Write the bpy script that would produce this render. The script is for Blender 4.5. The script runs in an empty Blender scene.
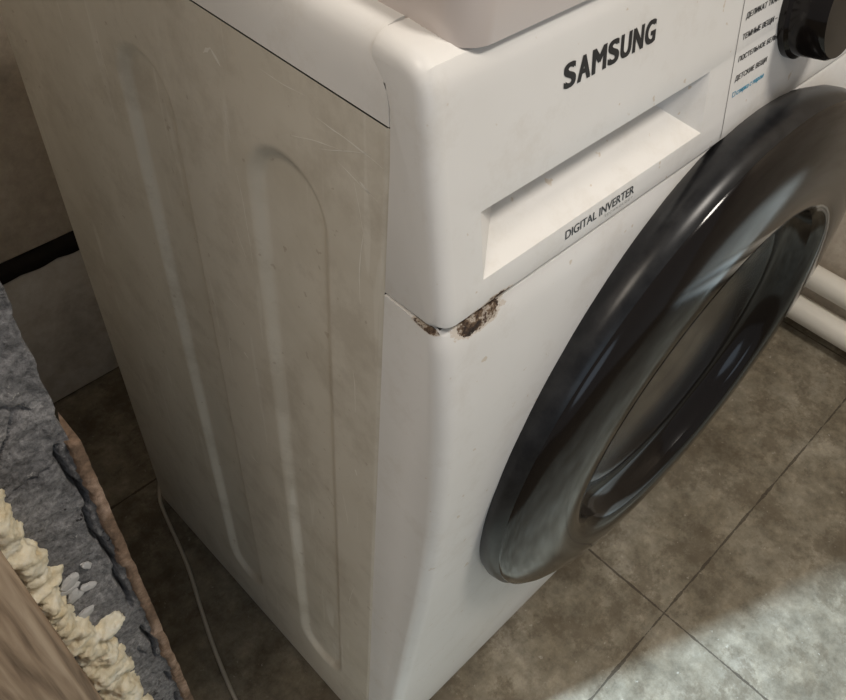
import bpy, bmesh, math, random
from mathutils import Vector, Matrix, noise
random.seed(4)
scene=bpy.context.scene
col=bpy.context.collection
# ---------------------------------------------------------------- helpers
def mat(name,base=(.8,.8,.8),rough=.5,metal=0,coat=0,spec=.5):
    m=bpy.data.materials.new(name);m.use_nodes=True
    b=m.node_tree.nodes["Principled BSDF"]
    b.inputs["Base Color"].default_value=(*base,1);b.inputs["Roughness"].default_value=rough
    b.inputs["Metallic"].default_value=metal;b.inputs["Coat Weight"].default_value=coat
    b.inputs["Specular IOR Level"].default_value=spec
    return m,m.node_tree,b
def N(nt,t,**k):
    n=nt.nodes.new(t)
    for a,v in k.items():
        if a in n.inputs: n.inputs[a].default_value=v
        else: setattr(n,a,v)
    return n
def coords(nt,scale=(1,1,1),loc=(0,0,0)):
    tc=N(nt,"ShaderNodeNewGeometry");mp=N(nt,"ShaderNodeMapping")
    mp.inputs["Scale"].default_value=scale;mp.inputs["Location"].default_value=loc
    nt.links.new(tc.outputs["Position"],mp.inputs["Vector"]);return mp.outputs[0]
def noise_tex(nt,scale,detail=5,rough=.6,sc=(1,1,1),loc=(0,0,0)):
    n=N(nt,"ShaderNodeTexNoise");n.inputs["Scale"].default_value=scale;n.inputs["Detail"].default_value=detail;n.inputs["Roughness"].default_value=rough
    nt.links.new(coords(nt,sc,loc),n.inputs["Vector"]);return n.outputs["Fac"]
def ramp(nt,fac,stops):
    r=N(nt,"ShaderNodeValToRGB");e=r.color_ramp.elements
    while len(e)<len(stops): e.new(.5)
    for i,(p,c) in enumerate(stops):
        e[i].position=p;e[i].color=(*c,1) if len(c)==3 else c
    nt.links.new(fac,r.inputs[0]);return r.outputs[0]
def mix(nt,fac,a,b,mode='MIX'):
    m=N(nt,"ShaderNodeMix",data_type='RGBA',blend_type=mode)
    for i,v in ((0,fac),(6,a),(7,b)):
        if isinstance(v,bpy.types.NodeSocket): nt.links.new(v,m.inputs[i])
        else: m.inputs[i].default_value=v if i==0 else (*v,1)
    return m.outputs[2]
def math_(nt,op,a,b=None,c=None):
    m=N(nt,"ShaderNodeMath",operation=op)
    for i,v in enumerate((a,b,c)):
        if v is None: continue
        if isinstance(v,bpy.types.NodeSocket): nt.links.new(v,m.inputs[i])
        else: m.inputs[i].default_value=v
    return m.outputs[0]
def bump(nt,b,h,strength,dist=.002):
    n=N(nt,"ShaderNodeBump");n.inputs["Strength"].default_value=strength;n.inputs["Distance"].default_value=dist
    nt.links.new(h,n.inputs["Height"]);nt.links.new(n.outputs[0],b.inputs["Normal"])
def obj(name,bm,m=None,parent=None,smooth=True,split=35):
    me=bpy.data.meshes.new(name);bm.to_mesh(me);bm.free()
    o=bpy.data.objects.new(name,me);col.objects.link(o)
    if m: me.materials.append(m)
    if smooth:
        for p in me.polygons:p.use_smooth=True
        if split:
            es=o.modifiers.new("es","EDGE_SPLIT");es.split_angle=math.radians(split)
    if parent:o.parent=parent
    return o
def empty(name):
    e=bpy.data.objects.new(name,None);col.objects.link(e);e.empty_display_size=.05;return e
def box(name,lo,hi,m,parent=None,bev=0,seg=3):
    bm=bmesh.new();bmesh.ops.create_cube(bm,size=1)
    for v in bm.verts: v.co=Vector([(lo[i]+hi[i])/2+v.co[i]*(hi[i]-lo[i]) for i in range(3)])
    if bev: bmesh.ops.bevel(bm,geom=bm.edges[:],offset=bev,segments=seg,affect='EDGES',profile=.5)
    return obj(name,bm,m,parent)
def loft_panel(prof,x0,x1,r,seg=8):
    """prof: closed list of (y,z,wy,wz): section swept in x, rounded in at both ends by insetting each point along (wy,wz)"""
    xs=[]
    for k in range(seg+1):
        a=math.pi/2*k/seg;xs.append((x0+r*(1-math.cos(a)),r*(1-math.sin(a))))
    xs=xs+[(x0+x1-x,i) for x,i in reversed(xs)]
    bm=bmesh.new();R=[[bm.verts.new((x,y+wy*ins,z+wz*ins)) for y,z,wy,wz in prof] for x,ins in xs]
    n=len(prof);bm.faces.new(R[0]);bm.faces.new(R[-1][::-1])
    for A,B in zip(R,R[1:]):
        for i in range(n): bm.faces.new((A[i],A[(i+1)%n],B[(i+1)%n],B[i]))
    bmesh.ops.recalc_face_normals(bm,faces=bm.faces);return bm
def bake(o):
    dg=bpy.context.evaluated_depsgraph_get();dg.update()
    me=bpy.data.meshes.new_from_object(o.evaluated_get(dg));o.modifiers.clear();o.data=me
def boolean(o,cut,op='DIFFERENCE'):
    for md in list(o.modifiers): o.modifiers.remove(md)
    md=o.modifiers.new("b","BOOLEAN");md.object=cut;md.operation=op;md.solver='EXACT'
    bake(o);bpy.data.objects.remove(cut)
def lathe(name,prof,m,parent,c,seg=160,split=50):
    bm=bmesh.new();rings=[]
    for r,y in prof:
        if r<1e-5: rings.append([bm.verts.new((c[0],y,c[1]))])
        else: rings.append([bm.verts.new((c[0]+r*math.cos(2*math.pi*i/seg),y,c[1]+r*math.sin(2*math.pi*i/seg))) for i in range(seg)])
    for A,B in zip(rings,rings[1:]):
        for i in range(seg):
            j=(i+1)%seg
            if len(B)==1: bm.faces.new((A[i],A[j],B[0]))
            else: bm.faces.new((A[i],A[j],B[j],B[i]))
    bmesh.ops.recalc_face_normals(bm,faces=bm.faces)
    return obj(name,bm,m,parent,split=split)
def tube(name,pts,r,m,parent=None,bez=True):
    cu=bpy.data.curves.new(name,"CURVE");cu.dimensions='3D';cu.bevel_depth=r;cu.bevel_resolution=6;cu.use_fill_caps=True
    s=cu.splines.new('NURBS' if bez else 'POLY');s.points.add(len(pts)-1)
    for p,q in zip(s.points,pts): p.co=(*q,1)
    if bez: s.use_endpoint_u=True;s.order_u=3
    o=bpy.data.objects.new(name,cu);col.objects.link(o);cu.materials.append(m)
    dg=bpy.context.evaluated_depsgraph_get();me=bpy.data.meshes.new_from_object(o.evaluated_get(dg));bpy.data.objects.remove(o)
    o=bpy.data.objects.new(name,me);col.objects.link(o)
    for p in me.polygons:p.use_smooth=True
    if parent:o.parent=parent
    return o
# ---------------------------------------------------------------- camera
C=(-.2045,-.2080,1.0088)
r0=Vector((.70892,-.70243,.06339));r1=Vector((-.49740,-.56166,-.66117));r2=Vector((.50003,.43719,-.74756))
cam=bpy.data.cameras.new("camera");co=bpy.data.objects.new("camera",cam);col.objects.link(co);scene.camera=co
M=Matrix((r0,-r1,-r2)).transposed().to_4x4();M.translation=C;co.matrix_world=M
cam.sensor_width=36;cam.lens=810.2/846*36;cam.clip_start=.01
# ---------------------------------------------------------------- materials
def white_base(nt):
    n=noise_tex(nt,6,4);c=mix(nt,ramp(nt,n,[(.35,(0,0,0)),(.75,(1,1,1))]),(.77,.755,.73),(.71,.69,.655))
    return mix(nt,ramp(nt,noise_tex(nt,19,6,.75,loc=(2,8,4)),[(.52,(0,0,0)),(.72,(.35,.35,.35))]),c,(.55,.50,.43))
white,nt,b=mat("white_enamel",(.80,.79,.765),.4,coat=.12)
nt.links.new(white_base(nt),b.inputs["Base Color"]);b.inputs["Coat Roughness"].default_value=.25
def chip_mat():
    m,nt,b=mat("white_panel_chipped",(.8,.79,.76),.42,coat=.12);b.inputs["Coat Roughness"].default_value=.25
    g=N(nt,"ShaderNodeNewGeometry");sp=N(nt,"ShaderNodeSeparateXYZ");nt.links.new(g.outputs["Position"],sp.inputs[0])
    nn=noise_tex(nt,150,5,.7);n2=noise_tex(nt,130,4,.65,loc=(3,1,2))
    def ell(s0,cx,cz,rx,rz,k=0):
        dx=math_(nt,'SUBTRACT',s0,cx)
        zz=math_(nt,'ADD',math_(nt,'SUBTRACT',sp.outputs[2],cz),math_(nt,'MULTIPLY',dx,k))
        a=math_(nt,'POWER',math_(nt,'ABSOLUTE',math_(nt,'DIVIDE',dx,rx)),2)
        c=math_(nt,'POWER',math_(nt,'ABSOLUTE',math_(nt,'DIVIDE',zz,rz)),2)
        return math_(nt,'ADD',math_(nt,'ADD',a,c),math_(nt,'MULTIPLY',math_(nt,'SUBTRACT',nn,.5),2.6))
    front=math_(nt,'LESS_THAN',sp.outputs[1],-.032)
    sidec=math_(nt,'LESS_THAN',sp.outputs[0],.003)
    e1=math_(nt,'ADD',ell(sp.outputs[0],.0275,.7170,.0170,.0080,.03),math_(nt,'MULTIPLY',math_(nt,'SUBTRACT',1.0,front),50))
    e3=math_(nt,'ADD',ell(sp.outputs[0],.039,.7240,.011,.0030),math_(nt,'MULTIPLY',math_(nt,'SUBTRACT',1.0,front),50))
    e2=math_(nt,'ADD',ell(sp.outputs[1],-.030,.7190,.0095,.0020),math_(nt,'MULTIPLY',math_(nt,'SUBTRACT',1.0,sidec),50))
    d=math_(nt,'MINIMUM',math_(nt,'MINIMUM',e1,e2),e3)
    mask=math_(nt,'LESS_THAN',d,.8);halo=math_(nt,'LESS_THAN',d,1.25)
    rust=ramp(nt,n2,[(.3,(.012,.008,.006)),(.44,(.06,.034,.02)),(.51,(.18,.12,.075)),(.56,(.55,.48,.40)),(.62,(.07,.035,.02))])
    spk=ramp(nt,noise_tex(nt,140,2,.5),[(.72,(0,0,0)),(.75,(1,1,1))])
    basec=mix(nt,math_(nt,'MULTIPLY',spk,.5),white_base(nt),(.5,.38,.24))
    c1=mix(nt,math_(nt,'MULTIPLY',halo,.5),basec,(.55,.44,.32))
    nt.links.new(mix(nt,mask,c1,rust),b.inputs["Base Color"])
    nt.links.new(math_(nt,'ADD',.4,math_(nt,'MULTIPLY',mask,.5)),b.inputs["Roughness"])
    bump(nt,b,math_(nt,'MULTIPLY',math_(nt,'SUBTRACT',nn,1.2),mask),.9,.002)
    return m
panelm=chip_mat()
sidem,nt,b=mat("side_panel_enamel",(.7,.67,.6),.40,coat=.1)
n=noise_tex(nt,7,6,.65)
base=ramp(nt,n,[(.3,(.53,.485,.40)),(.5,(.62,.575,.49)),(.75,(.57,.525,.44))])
def thr(f,t,w=.02): return ramp(nt,f,[(t,(0,0,0)),(t+w,(1,1,1))])
area_m=thr(noise_tex(nt,5,3,.5,loc=(1,7,3)),.46,.12)
s1=thr(noise_tex(nt,50,3,.6,sc=(1,.35,.045)),.645)
s2=thr(noise_tex(nt,45,2,.6,sc=(1,1.8,.10),loc=(2,3,1)),.65)
s3=thr(noise_tex(nt,120,2,.5,loc=(5,3,1)),.71)
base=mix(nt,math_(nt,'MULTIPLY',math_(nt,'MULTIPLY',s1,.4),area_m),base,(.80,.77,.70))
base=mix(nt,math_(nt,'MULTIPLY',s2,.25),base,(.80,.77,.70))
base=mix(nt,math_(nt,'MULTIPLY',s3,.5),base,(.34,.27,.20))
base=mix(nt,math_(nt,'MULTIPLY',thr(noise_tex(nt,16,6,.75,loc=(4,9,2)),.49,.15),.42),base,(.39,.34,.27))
nt.links.new(base,b.inputs["Base Color"]);bump(nt,b,noise_tex(nt,60,4),.05,.002)
scr,_,_=mat("bare_scratch",(.76,.73,.66),.5)
dark,_,_=mat("dark_gap",(.03,.024,.02),.8)
black_gap,_,_=mat("painted_gap_shade",(.02,.017,.014),.95,spec=.1)
blk,nt,b=mat("black_gloss_plastic",(.008,.006,.005),.12,spec=.32)
blkm,nt,b=mat("black_side_plastic",(.02,.02,.021),.30,spec=.3)
nt.links.new(ramp(nt,noise_tex(nt,30,6,.75),[(.42,(.008,.008,.009)),(.8,(.03,.03,.031))]),b.inputs["Base Color"])
ink,_,_=mat("black_ink",(.015,.015,.017),.35)
inkg,_,_=mat("grey_ink",(.22,.21,.2),.4)
inkb,_,_=mat("blue_ink",(.06,.34,.52),.4)
chrome,_,_=mat("drum_steel",(.62,.60,.58),.35,metal=.8)
rubber,_,_=mat("grey_rubber_gasket",(.80,.78,.74),.5)
glass=bpy.data.materials.new("smoked_glass");glass.use_nodes=True;nt=glass.node_tree;nt.nodes.clear()
o_=N(nt,"ShaderNodeOutputMaterial");tr=N(nt,"ShaderNodeBsdfTransparent");tr.inputs[0].default_value=(.95,.92,.88,1)
df=N(nt,"ShaderNodeBsdfDiffuse");df.inputs[0].default_value=(.20,.165,.13,1)
m0=N(nt,"ShaderNodeMixShader");m0.inputs[0].default_value=.38;nt.links.new(tr.outputs[0],m0.inputs[1]);nt.links.new(df.outputs[0],m0.inputs[2])
gl=N(nt,"ShaderNodeBsdfGlossy");gl.inputs["Roughness"].default_value=.12;fr=N(nt,"ShaderNodeFresnel");fr.inputs[0].default_value=1.4
mx=N(nt,"ShaderNodeMixShader");nt.links.new(fr.outputs[0],mx.inputs[0]);nt.links.new(m0.outputs[0],mx.inputs[1]);nt.links.new(gl.outputs[0],mx.inputs[2]);nt.links.new(mx.outputs[0],o_.inputs[0])
# ---------------------------------------------------------------- washing machine
W=.6;D=.427
wm=empty("washing_machine")
def sst(t): t=max(0,min(1,t));return t*t*(3-2*t)
def stad(y,z,y0,y1,z0,z1):
    r=(y1-y0)/2;cy=(y0+y1)/2;zz=min(max(z,z0+r),z1-r);return r-math.hypot(y-cy,z-zz)
bm=bmesh.new();ny,nz=240,360;g=[]
for j in range(nz+1):
    row=[]
    z=.012+(.8163-.012)*j/nz
    for i in range(ny+1):
        y=.0008+(D-.0008)*i/ny
        h=0
        for (a,c) in ((.043,.113),(.183,.246)):
            d=stad(y,z,a,c,.085,.764)
            h=max(h,sst(d/.0105))
        x=.0056*h
        if y>D-.006: x+= .006-math.sqrt(max(0,.006**2-(y-(D-.006))**2))
        if y<.003: x+= .003-math.sqrt(max(0,.003**2-(.003-y)**2))
        row.append(bm.verts.new((x,y,z)))
    g.append(row)
for j in range(nz):
    for i in range(ny): bm.faces.new((g[j][i],g[j][i+1],g[j+1][i+1],g[j+1][i]))
bmesh.ops.recalc_face_normals(bm,faces=bm.faces)
obj("side_panel_left",bm,sidem,wm,split=None)
bm=bmesh.new()
def scratch(y,z,L,ang,w):
    w*=.85
    n=max(4,int(L/.004));pr=None;a=ang
    for k in range(n+1):
        t=k/n;ww=w*math.sin(math.pi*min(1,max(0,.08+.84*t)))*random.uniform(.4,1.3)
        c=Vector((-.00012,y,z));s=Vector((0,-math.sin(a),math.cos(a)))*ww/2
        cur=[bm.verts.new(c-s),bm.verts.new(c+s)]
        if pr: bm.faces.new((pr[0],cur[0],cur[1],pr[1]))
        pr=cur;y+=math.cos(a)*L/n;z+=math.sin(a)*L/n;a+=random.uniform(-.07,.07)
for (y,z,L,a,w) in ((.004,.795,.045,.18,.0010),(.012,.798,.04,-.35,.0005),(.03,.79,.045,-.2,.0006),(.055,.806,.035,-.1,.0006),(.125,.79,.010,.8,.0035),(.132,.797,.010,-.6,.0024),
    (.006,.775,.03,.25,.0007),(.016,.75,.028,1.3,.0006),(.018,.70,.05,1.5,.0008),(.022,.60,.04,1.6,.0006),(.118,.66,.07,1.55,.0007),(.125,.66,.02,1.2,.0010),(.14,.60,.020,.2,.0006),(.165,.52,.04,1.5,.0007),(.03,.45,.04,1.5,.0008),
    (.26,.72,.04,1.4,.0008),(.15,.40,.012,.1,.0016),(.03,.30,.05,1.6,.0006),(.125,.33,.04,1.5,.0006),(.012,.776,.008,.5,.0018),(.125,.745,.02,1.5,.0009),(.14,.55,.006,.5,.0025),(.02,.53,.006,1.2,.002),(.28,.45,.04,1.5,.0008)):
    scratch(y,z,L,a,w)
obj("scratches",bm,scr,wm,False)
box("side_panel_right",(W-.004,.0015,.012),(W,D,.816),sidem,wm)
box("back_panel",(.006,D-.006,.012),(W-.004,D-.001,.816),sidem,wm)
box("base_plate",(.006,.0,.012),(W-.006,D-.006,.018),dark,wm)
for i,(x,y) in enumerate(((.05,.03),(.55,.03),(.05,.38),(.55,.38))):
    bm=bmesh.new();bmesh.ops.create_cone(bm,cap_ends=True,segments=24,radius1=.022,radius2=.018,depth=.0135,matrix=Matrix.Translation((x,y,.00675)))
    obj("foot_%d"%(i+1),bm,dark,wm)
fp=[(.717,-.0405),(.70,-.0435),(.67,-.0475),(.64,-.0505),(.59,-.0535),(.54,-.055),(.48,-.0545),(.42,-.0525),(.37,-.0500),(.30,-.0465),(.21,-.0415),(.12,-.036),(.05,-.031),(.022,-.027)]
prof=[(0,.7203,0,0),(-.036,.7203,.8,-.1),(-.0392,.7193,1,-.2)]+[(y,z,1,0) for z,y in fp]+[(-.02,.020,.8,0),(0,.02,0,0)]
fo=obj("front_panel",loft_panel(prof,0,W,.0105),panelm,wm)
DC=(.299,.492)
bm=bmesh.new();bmesh.ops.create_cone(bm,cap_ends=True,segments=128,radius1=.165,radius2=.165,depth=.3,matrix=Matrix.Translation((DC[0],0,DC[1]))@Matrix.Rotation(math.pi/2,4,'X'))
boolean(fo,obj("c",bm,None,None,False))
es=fo.modifiers.new("es","EDGE_SPLIT");es.split_angle=math.radians(35)
# control panel
sl=.2
def fy(z): return -.042+sl*(z-.725)
def joint(z):
    t=max(0,min(1,(z-.8163)/.038));return .0+.0135*(t**2.2)
prof=[(0,.7222,0,0),(-.036,.7222,.8,.1),(-.0395,.7230,1,.3),(-.0413,.7250,1,.1)]+[(fy(z),z,1,0) for z in (.732,.745,.76,.775,.79,.805,.82)]+[(fy(.832),.832,.95,-.15)]
prof+=[(-.0192,.839,.9,-.4),(-.0175,.8445,.75,-.7),(-.0145,.8490,.55,-.9),(-.0095,.8518,.3,-1),(-.003,.8533,.1,-1.05),(.0128,.8541,0,-1.1)]
prof+=[(joint(z),z,0,-1.1*((z-.80)/.054)**2) for z in (.852,.848,.843,.836,.828)]+[(0,.80,0,0)]
cp=obj("control_panel",loft_panel(prof,0,W,.0085),panelm,wm)
Fc=[(x,z) for x in (.028,.223) for z in (.741,.778)]
I=[((.062 if x<.1 else .197),(.7600 if z<.75 else .774)) for x,z in Fc]
bm=bmesh.new()
for (x,z),(xi,zi) in zip(Fc,I):
    p=Vector((x,fy(z),z));q=Vector((xi,fy(zi)+.024,zi));bm.verts.new(q);bm.verts.new(p+(p-q)*.35)
bmesh.ops.convex_hull(bm,input=bm.verts)
boolean(cp,obj("c",bm,None,None,False))
bv=cp.modifiers.new("bv","BEVEL");bv.width=.0008;bv.segments=3;bv.limit_method='ANGLE';bv.angle_limit=math.radians(32)
es=cp.modifiers.new("es","EDGE_SPLIT");es.split_angle=math.radians(24)
nrm=Vector((0,-1,sl)).normalized();upv=Vector((0,sl,1)).normalized()
def strip(name,x0,z0,x1,z1,w,m,off=.00015):
    bm=bmesh.new();a=Vector((x0,fy(z0)-off,z0));c=Vector((x1,fy(z1)-off,z1));d=(c-a).normalized();s=d.cross(nrm)*w/2
    vs=[bm.verts.new(v) for v in (a-s,c-s,c+s,a+s)];bm.faces.new(vs);return obj(name,bm,m,wm,False)
strip("drawer_seam",.250,.727,.250,.838,.0008,inkg)
box("panel_gap",(.004,-.0355,.7195),(W-.004,-.002,.7232),dark,wm)
box("cover_gap",(.0012,.002,.8155),(W-.0012,D-.002,.8185),dark,wm)
box("seam_core",(.0035,-.012,.018),(.012,.006,.8165),dark,wm)
def glyphs(s):
    cu=bpy.data.curves.new("t","FONT");cu.body=s;cu.size=1
    o=bpy.data.objects.new("t",cu);col.objects.link(o)
    dg=bpy.context.evaluated_depsgraph_get();dg.update();me=bpy.data.meshes.new_from_object(o.evaluated_get(dg));bpy.data.objects.remove(o)
    return me
def text(name,parts,z,m,h,bold=0):
    bm=bmesh.new()
    for s,x0,x1 in parts:
        me=glyphs(s)
        xs=[v.co.x for v in me.vertices];ys=[v.co.y for v in me.vertices]
        cop=[(0,0)] if not bold else [(-bold,-bold*.6),(bold,-bold*.6),(0,0),(-bold,bold*.6),(bold,bold*.6)]
        kx=(x1-x0-2*bold)/(max(xs)-min(xs));ky=(h-1.2*bold)/(max(ys)-min(ys))
        for ci,(ox,oz) in enumerate(cop):
            vs=[bm.verts.new(Vector((x0+bold,fy(z),z))+Vector(((v.co.x-min(xs))*kx+ox,0,0))+upv*((v.co.y-min(ys))*ky+oz+.6*bold)+nrm*(.0002+ci*.00001)) for v in me.vertices]
            for p in me.polygons:
                try: bm.faces.new([vs[i] for i in p.vertices])
                except ValueError: pass
    return obj(name,bm,m,wm,False)
x=.0855;ps=[]
for ch,wd in zip("SAMSUNG",(.0091,.0100,.0114,.0091,.0091,.0093,.0094)):
    ps.append((ch,x,x+wd));x+=wd+.00108
text("logo_lettering",ps,.8140,ink,.0120,.00068)
text("drawer_lettering",[("DIGITAL INVERTER",.092,.1545)],.7316,ink,.0054,.00012)
text("drawer_lettering_small",[("T E C H N O L O G Y",.127,.154)],.7286,inkg,.0016)
L=[("ЕЖЕДНЕВНАЯ СТИРКА",.8085,.318,ink),("ДЕЛИКАТ ТКАНИ",.797,.298,ink),("ТЕМНЫЕ ВЕЩИ –",.785,.297,ink),("ПОСТЕЛЬНОЕ БЕЛЬЁ",.773,.304,ink),("ДЕТСКИЕ ВЕЩИ",.7605,.294,ink),("☐ стирка с паром",.7505,.294,inkb)]
for i,(s,z,x1,m_) in enumerate(L): text("program_label_%d"%(i+1),[(s,.2555,x1)],z,m_,.0043,.00012)
kc=Vector((.336,fy(.788),.788))
bm=bmesh.new();seg=96;rings=[]
for r,h in ((.0365,.0),(.0365,.004),(.034,.006),(.0335,.024),(.0315,.0275),(.0,.0285)):
    u=Vector((1,0,0))
    if r==0: rings.append([bm.verts.new(kc+nrm*h)])
    else: rings.append([bm.verts.new(kc+nrm*h+u*r*math.cos(2*math.pi*i/seg)+upv*r*math.sin(2*math.pi*i/seg)) for i in range(seg)])
for A,B in zip(rings,rings[1:]):
    for i in range(seg):
        j=(i+1)%seg
        bm.faces.new((A[i],A[j],B[0]) if len(B)==1 else (A[i],A[j],B[j],B[i]))
bmesh.ops.recalc_face_normals(bm,faces=bm.faces)
obj("program_knob",bm,blk,wm)
bm=bmesh.new()
vs=[bm.verts.new((x,fy(z)-.0003,z)) for x,z in ((.42,.765),(.56,.765),(.56,.81),(.42,.81))];bm.faces.new(vs);obj("display_window",bm,blk,wm,False)
def rrect(name,x0,y0,x1,y1,z0,z1,rad,bev,m,seg=10):
    bm=bmesh.new();pts=[]
    for (cx,cy,a0) in ((x1-rad,y1-rad,0),(x0+rad,y1-rad,90),(x0+rad,y0+rad,180),(x1-rad,y0+rad,270)):
        for k in range(seg+1):
            a=math.radians(a0+90*k/seg);pts.append((cx+rad*math.cos(a),cy+rad*math.sin(a)))
    vs=[bm.verts.new((x,y,z0)) for x,y in pts];f=bm.faces.new(vs)
    r=bmesh.ops.extrude_face_region(bm,geom=[f]);top=[v for v in r["geom"] if isinstance(v,bmesh.types.BMVert)]
    for v in top:v.co.z=z1
    es=[e for e in bm.edges if all(abs(v.co.z-z1)<1e-7 for v in e.verts)]
    bmesh.ops.recalc_face_normals(bm,faces=bm.faces)
    bmesh.ops.bevel(bm,geom=es,offset=bev,segments=6,affect='EDGES',profile=.5)
    return obj(name,bm,m,wm)
half=[(0,.8172),(0,.828),(0,.836),(.0008,.842),(.0025,.847),(.0055,.851),(.010,.8535),(.016,.8541)]
prof=half+[(W-x,z) for x,z in reversed(half)]
bm=bmesh.new()
rings=[[bm.verts.new((x,y if y is not None else joint(z)+.0012,z)) for x,z in prof] for y in (None,.10,D+.003)]
n_=len(prof)
for A,B in zip(rings,rings[1:]):
    for i in range(n_): bm.faces.new((A[i],A[(i+1)%n_],B[(i+1)%n_],B[i]))
bm.faces.new(rings[0]);bm.faces.new(rings[-1][::-1]);bmesh.ops.recalc_face_normals(bm,faces=bm.faces)
obj("top_cover",bm,white,wm)
lidm,nt,b=mat("lid_plastic",(.60,.53,.49),.3,coat=.2)
rrect("lid_plate",.0195,-.0185,W-.0195,D-.02,.8505,.884,.017,.010,lidm)
# door
lathe("door_side_ring",[(.21,-.03),(.236,-.040),(.2425,-.050),(.2445,-.058),(.2430,-.066),(.2395,-.070)],blkm,wm,DC)
lathe("door_front_ring",[(.2395,-.070),(.2387,-.0725),(.232,-.0775),(.221,-.0825),(.207,-.0865),(.192,-.0888),(.178,-.0895),(.167,-.0885),(.160,-.0855),(.157,-.080)],blk,wm,DC)
lathe("door_inner_bowl",[(.157,-.080),(.155,-.074),(.151,-.067),(.144,-.062),(.134,-.060)],blk,wm,DC)
lathe("door_glass",[(.135,-.0605),(.12,-.0585),(.09,-.055),(.05,-.052),(.0,-.051)],glass,wm,DC)
lathe("door_gasket",[(.160,-.040),(.140,-.049),(.130,-.054),(.124,-.050),(.121,-.042),(.125,-.030),(.133,-.015),(.134,.008),(.138,.018),(.136,.03),(.13,.04)],rubber,wm,DC)
lathe("drum",[(.13,.04),(.15,.05),(.22,.06),(.235,.08),(.235,.36),(.0,.37)],chrome,wm,DC)
# ---------------------------------------------------------------- room
fl,nt,b=mat("concrete_floor",(.3,.27,.22),.8,spec=.3)
n1=noise_tex(nt,7,9,.72);n2=noise_tex(nt,30,6,.75,loc=(3,1,0));n3=noise_tex(nt,90,3,.6);n4=noise_tex(nt,12,7,.78,loc=(8,1,0))
c=ramp(nt,n1,[(.32,(.10,.081,.055)),(.45,(.17,.145,.105)),(.56,(.225,.198,.15)),(.7,(.31,.28,.225))])
c=mix(nt,.55,c,ramp(nt,n2,[(.35,(.2,.19,.17)),(.55,(.55,.54,.52)),(.7,(.88,.86,.83))]),'OVERLAY')
c=mix(nt,math_(nt,'MULTIPLY',ramp(nt,n4,[(.50,(0,0,0)),(.57,(1,1,1))]),.55),c,(.095,.073,.047))
c=mix(nt,math_(nt,'MULTIPLY',ramp(nt,n3,[(.67,(0,0,0)),(.72,(1,1,1))]),.6),c,(.38,.35,.29))
g_=N(nt,"ShaderNodeNewGeometry");sp=N(nt,"ShaderNodeSeparateXYZ");nt.links.new(g_.outputs["Position"],sp.inputs[0])
def line(sock,off,size,wd=.0014):
    f=math_(nt,'FRACT',math_(nt,'DIVIDE',math_(nt,'ADD',sock,-off+100*size),size))
    w=math_(nt,'ADD',wd/size,math_(nt,'MULTIPLY',math_(nt,'SUBTRACT',n2,.5),.010/size))
    return math_(nt,'LESS_THAN',math_(nt,'MINIMUM',f,math_(nt,'SUBTRACT',1.0,f)),w)
ln=math_(nt,'MAXIMUM',line(sp.outputs[0],.383,.62),line(sp.outputs[1],-.159,.62))
c=mix(nt,math_(nt,'MULTIPLY',ln,.75),c,(.035,.026,.018))
nt.links.new(c,b.inputs["Base Color"]);bump(nt,b,math_(nt,'SUBTRACT',n2,ln),.3,.004)
box("floor",(-2.0,-2.0,-.05),(1.3,.80,0),fl)
def stone(name,c0,c1,c2,sc=6,bs=.5,r=.85,bd=.006):
    m,nt,b=mat(name,c1,r)
    n1=noise_tex(nt,sc,8,.7);n2=noise_tex(nt,sc*9,5,.7)
    c=ramp(nt,n1,[(.3,c0),(.5,c1),(.72,c2)]);c=mix(nt,.4,c,ramp(nt,n2,[(.3,(.3,.3,.3)),(.7,(.75,.75,.75))]),'OVERLAY')
    nt.links.new(c,b.inputs["Base Color"]);bump(nt,b,mix(nt,.5,n1,n2),bs,bd);return m
wallm=stone("plastered_wall",(.36,.30,.24),(.54,.47,.38),(.68,.60,.51))
blockm=stone("concrete_block",(.44,.41,.36),(.62,.58,.52),(.72,.69,.63))
mort,nt,b=mat("grey_mortar",(.25,.25,.26),.95)
m1=noise_tex(nt,18,9,.75);m2=noise_tex(nt,260,4,.75);m3=noise_tex(nt,60,5,.75,loc=(3,2,1))
c=ramp(nt,m1,[(.3,(.075,.072,.072)),(.48,(.17,.165,.165)),(.62,(.26,.25,.245)),(.75,(.42,.40,.37))])
c=mix(nt,.85,c,ramp(nt,m2,[(.3,(.15,.15,.15)),(.7,(.9,.9,.9))]),'OVERLAY')
c=mix(nt,ramp(nt,m3,[(.65,(0,0,0)),(.69,(1,1,1))]),c,(.46,.44,.41))
c=mix(nt,ramp(nt,m3,[(.32,(1,1,1)),(.36,(0,0,0))]),c,(.03,.025,.025))
nt.links.new(c,b.inputs["Base Color"]);bump(nt,b,mix(nt,.6,m3,m2),1.0,.003)
wb=empty("wall_back")
box("wall_upper",(-.45,.685,.272),(1.12,.80,2.4),wallm,wb,.004)
for i,(a,c_) in enumerate(((-.45,.095),(.105,.70),(.71,1.12))):
    box("block_%d"%(i+1),(a,.674,.0),(c_,.80,.254),blockm,wb,.008)
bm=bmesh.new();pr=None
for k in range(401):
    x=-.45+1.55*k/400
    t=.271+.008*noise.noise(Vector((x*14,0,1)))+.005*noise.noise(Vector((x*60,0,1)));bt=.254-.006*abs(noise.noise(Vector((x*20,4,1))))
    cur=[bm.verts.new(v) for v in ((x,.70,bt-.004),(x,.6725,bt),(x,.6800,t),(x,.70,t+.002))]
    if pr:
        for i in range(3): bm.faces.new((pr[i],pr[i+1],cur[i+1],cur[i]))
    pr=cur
obj("joint",bm,black_gap,wb,split=None)  # near-black strip across the block gap, stands in for the shade inside it
box("wall_right",(1.06,-2.0,0),(1.2,.685,2.4),wallm)
pipem,_,_=mat("white_pipe_plastic",(.72,.68,.60),.35)
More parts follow.
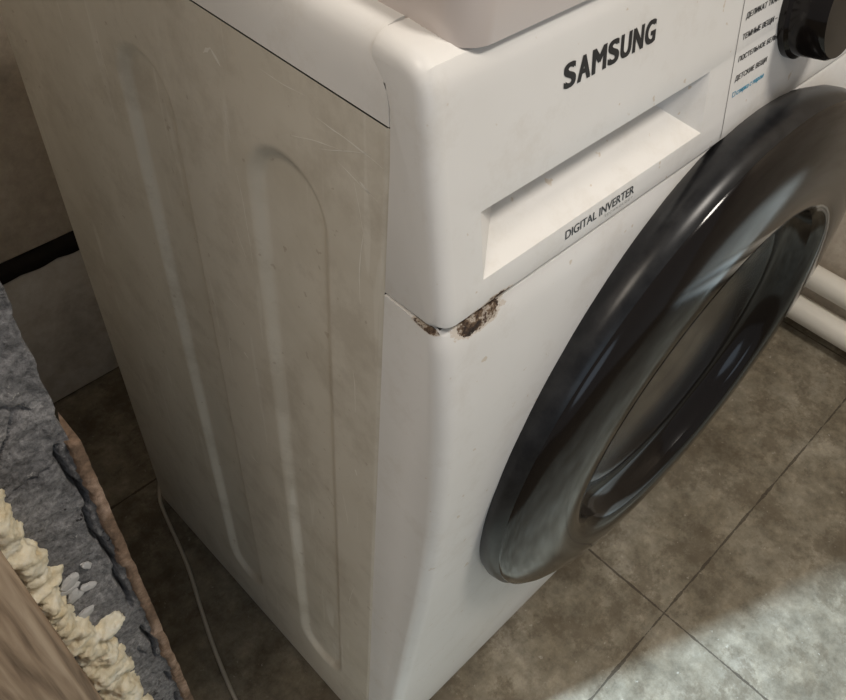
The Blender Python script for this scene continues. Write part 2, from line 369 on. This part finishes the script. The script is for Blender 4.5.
hp=empty("water_pipes")
tube("pipe_lower",[(1.0,-1.5,.045),(1.0,.66,.045)],.023,pipem,hp,False)
tube("pipe_upper",[(1.015,-1.5,.105),(1.015,.66,.105)],.021,pipem,hp,False)
for i,y in enumerate((-1.1,-.55,.15,.5)):
    box("pipe_clip_%d"%(i+1),(.975,y-.008,.0),(1.06,y+.008,.125),pipem,hp,.003)
cabm,_,_=mat("grey_cable",(.44,.40,.33),.5)
tube("power_cable",[(.05,.50,.0028),(.0,.44,.0028),(-.012,.40,.0028),(-.030,.32,.0028),(-.052,.26,.0028),(-.072,.20,.0028),(-.090,.13,.0028),(-.108,.03,.0028)],.0025,cabm)
# ---------------------------------------------------------------- doorway wall stub at left
ws=empty("wall_left")
SY=.12; SX=-.1345
bm=bmesh.new();nx,nz=120,640;g=[]
for j in range(nz+1):
    z=1.25*j/nz;row=[]
    for i in range(nx+1):
        x=-.299+(SX-.0035+.299)*i/nx
        ew=noise.fractal(Vector((0,3,z*30)),.8,2,4)*.003
        h=noise.fractal(Vector((x*60,1.3,z*60)),.5,2.1,7)*.0022+noise.noise(Vector((x*9,5,z*9)))*.002
        cr=abs(noise.noise(Vector((x*26,2,z*17))));h-=.005*sst(1-cr/.03)*(1 if noise.noise(Vector((x*7,8,z*7)))>.12 else 0)
        dx=(SX-.013+.005*noise.fractal(Vector((3,1,z*25)),.8,2,4))-x
        if z<.6: h-=.016*sst(1-abs(dx)/.0026)*sst((noise.noise(Vector((9,9,z*18)))+.25)*4)
        if i==nx: h-=.012
        row.append(bm.verts.new((x+ew*(i/nx)**6,SY-h,z)))
    g.append(row)
for j in range(nz):
    for i in range(nx): bm.faces.new((g[j][i],g[j][i+1],g[j+1][i+1],g[j+1][i]))
bmesh.ops.recalc_face_normals(bm,faces=bm.faces)
obj("mortar_face",bm,mort,ws,split=None)
box("wall_core",(-.30,SY+.022,0),(SX-.002,.67,1.25),blockm,ws)
box("wall_above",(-.30,SY,1.25),(SX,.67,2.4),mort,ws)
edgem=stone("broken_edge_brown",(.06,.035,.02),(.24,.155,.10),(.58,.42,.32),30,.8,.9,.004)
bm=bmesh.new();g=[]
for j in range(401):
    z=.60*j/400
    wv=noise.fractal(Vector((7,z*45,1)),.8,2,5)*.0028
    g.append([bm.verts.new(v) for v in ((SX-.0080+wv,SY+.002,z),(SX-.0070+wv,SY-.0040,z),(SX+wv*.3,SY-.0040,z),(SX+.0006+wv*.3,SY+.024,z))])
for A,B in zip(g,g[1:]):
    for i in range(3): bm.faces.new((A[i],A[i+1],B[i+1],B[i]))
bm.faces.new(g[-1])
bmesh.ops.recalc_face_normals(bm,faces=bm.faces)
obj("corner_edge",bm,edgem,ws,split=None)
# polyurethane foam
foamm,nt,b=mat("polyurethane_foam",(.72,.60,.36),.8)
nt.links.new(ramp(nt,noise_tex(nt,45,6,.75),[(.35,(.64,.52,.32)),(.5,(.80,.72,.54)),(.65,(.86,.82,.70))]),b.inputs["Base Color"])
bump(nt,b,noise_tex(nt,300,4,.7),.7,.0012)
bm=bmesh.new()
rf=random.Random(23)
def blob(x,y,z,r,s=(1,1,1)):
    mt=Matrix.Translation((x,y,z))@Matrix.Rotation(rf.uniform(0,3),4,Vector((rf.random(),rf.random(),rf.random())))@Matrix.Diagonal((*s,1))
    bmesh.ops.create_icosphere(bm,subdivisions=3,radius=r,matrix=mt)
for k in range(90):
    z=rf.uniform(.02,.60)
    lower=z<.42
    blob(rf.uniform(-.197,-.191)+(rf.uniform(.0,.020) if lower else 0),SY+rf.uniform(-.003,.003),z,rf.uniform(.005,.012)*(1.25 if lower else .9),(rf.uniform(.7,1.4),rf.uniform(.7,1.0),rf.uniform(.7,1.6)))
for k in range(40): blob(-.196+(.008 if k<26 else 0),SY+.001,.02+.58*k/40,.010,(1.2,.9,1.6))
fo=obj("expanding_foam",bm,foamm,None,split=None)
rm=fo.modifiers.new("r","REMESH");rm.mode='VOXEL';rm.voxel_size=.0016;rm.use_smooth_shade=True
sm=fo.modifiers.new("s","SMOOTH");sm.factor=.5;sm.iterations=8
for ns,st in ((.016,.014),(.005,.0045)):
    tx=bpy.data.textures.new("t","CLOUDS");tx.noise_scale=ns;tx.noise_depth=3
    dm=fo.modifiers.new("d","DISPLACE");dm.texture=tx;dm.strength=st;dm.mid_level=.5
bake(fo)
for v in fo.data.vertices: v.co.x=max(v.co.x,-.2013);v.co.z=max(v.co.z,.0005)
for p in fo.data.polygons: p.use_smooth=True
# wooden door-frame board
woodm,nt,b=mat("raw_wood",(.35,.24,.15),.7)
w=N(nt,"ShaderNodeTexNoise");w.inputs["Scale"].default_value=26;w.inputs["Detail"].default_value=7;w.inputs["Distortion"].default_value=.4
nt.links.new(coords(nt,(6,6,.35)),w.inputs["Vector"])
nt.links.new(ramp(nt,w.outputs["Fac"],[(.3,(.15,.095,.055)),(.5,(.34,.235,.15)),(.7,(.52,.39,.27))]),b.inputs["Base Color"]);bump(nt,b,w.outputs["Fac"],.6,.002)
box("door_frame_board",(-.30,.055,0),(-.2015,SY-.004,2.1),woodm,None,.003)
crm,_,_=mat("plaster_crumb",(.50,.49,.48),.9)
bm=bmesh.new()
for k in range(8):
    z=random.uniform(.40,.50);x=random.uniform(-.180,-.160);r=random.uniform(.003,.006)
    res=bmesh.ops.create_icosphere(bm,subdivisions=2,radius=r,matrix=Matrix.Translation((x,SY-.002,z))@Matrix.Rotation(random.uniform(0,3),4,'Y')@Matrix.Diagonal((1.5,.45,.8,1)))
    for v in res["verts"]: v.co+=Vector((noise.noise(v.co*300),0,noise.noise(v.co*300+Vector((5,5,5)))))*r*.5
obj("plaster_crumbs",bm,crm,ws,False)
# ---------------------------------------------------------------- lights
def area(name,loc,target,size,power,colr):
    l=bpy.data.lights.new(name,"AREA");l.shape='DISK';l.size=size;l.energy=power;l.color=colr
    o=bpy.data.objects.new(name,l);col.objects.link(o);o.location=loc
    o.rotation_euler=(Vector(target)-Vector(loc)).to_track_quat('-Z','Y').to_euler();return o
area("ceiling_lamp",(.45,-.75,2.25),(.2,0,.5),.35,18,(1,.93,.84))
area("hall_lamp",(-.85,-.15,2.2),(0,.2,.4),.5,9.5,(1,.89,.75))
area("cool_fill",(-.9,-1.6,.9),(0,0,.3),.8,2.4,(.66,.82,1))  # added weak cool fill from an unseen spot, tints the machine's front edge
# cool light from the next room, grazing past the door frame onto the floor
s=bpy.data.lights.new("cool_lamp","SPOT");s.energy=950;s.color=(.60,.80,1);s.spot_size=math.radians(28);s.spot_blend=.25;s.shadow_soft_size=.03
so=bpy.data.objects.new("cool_lamp",s);col.objects.link(so);so.location=(-1.5,.519,1.25)
so.rotation_euler=(Vector((.45,-.42,0))-Vector(so.location)).to_track_quat('-Z','Y').to_euler()
w=bpy.data.worlds.new("w");scene.world=w;w.use_nodes=True
w.node_tree.nodes["Background"].inputs[0].default_value=(.88,.88,.90,1);w.node_tree.nodes["Background"].inputs[1].default_value=.27
scene.view_settings.view_transform='Standard'
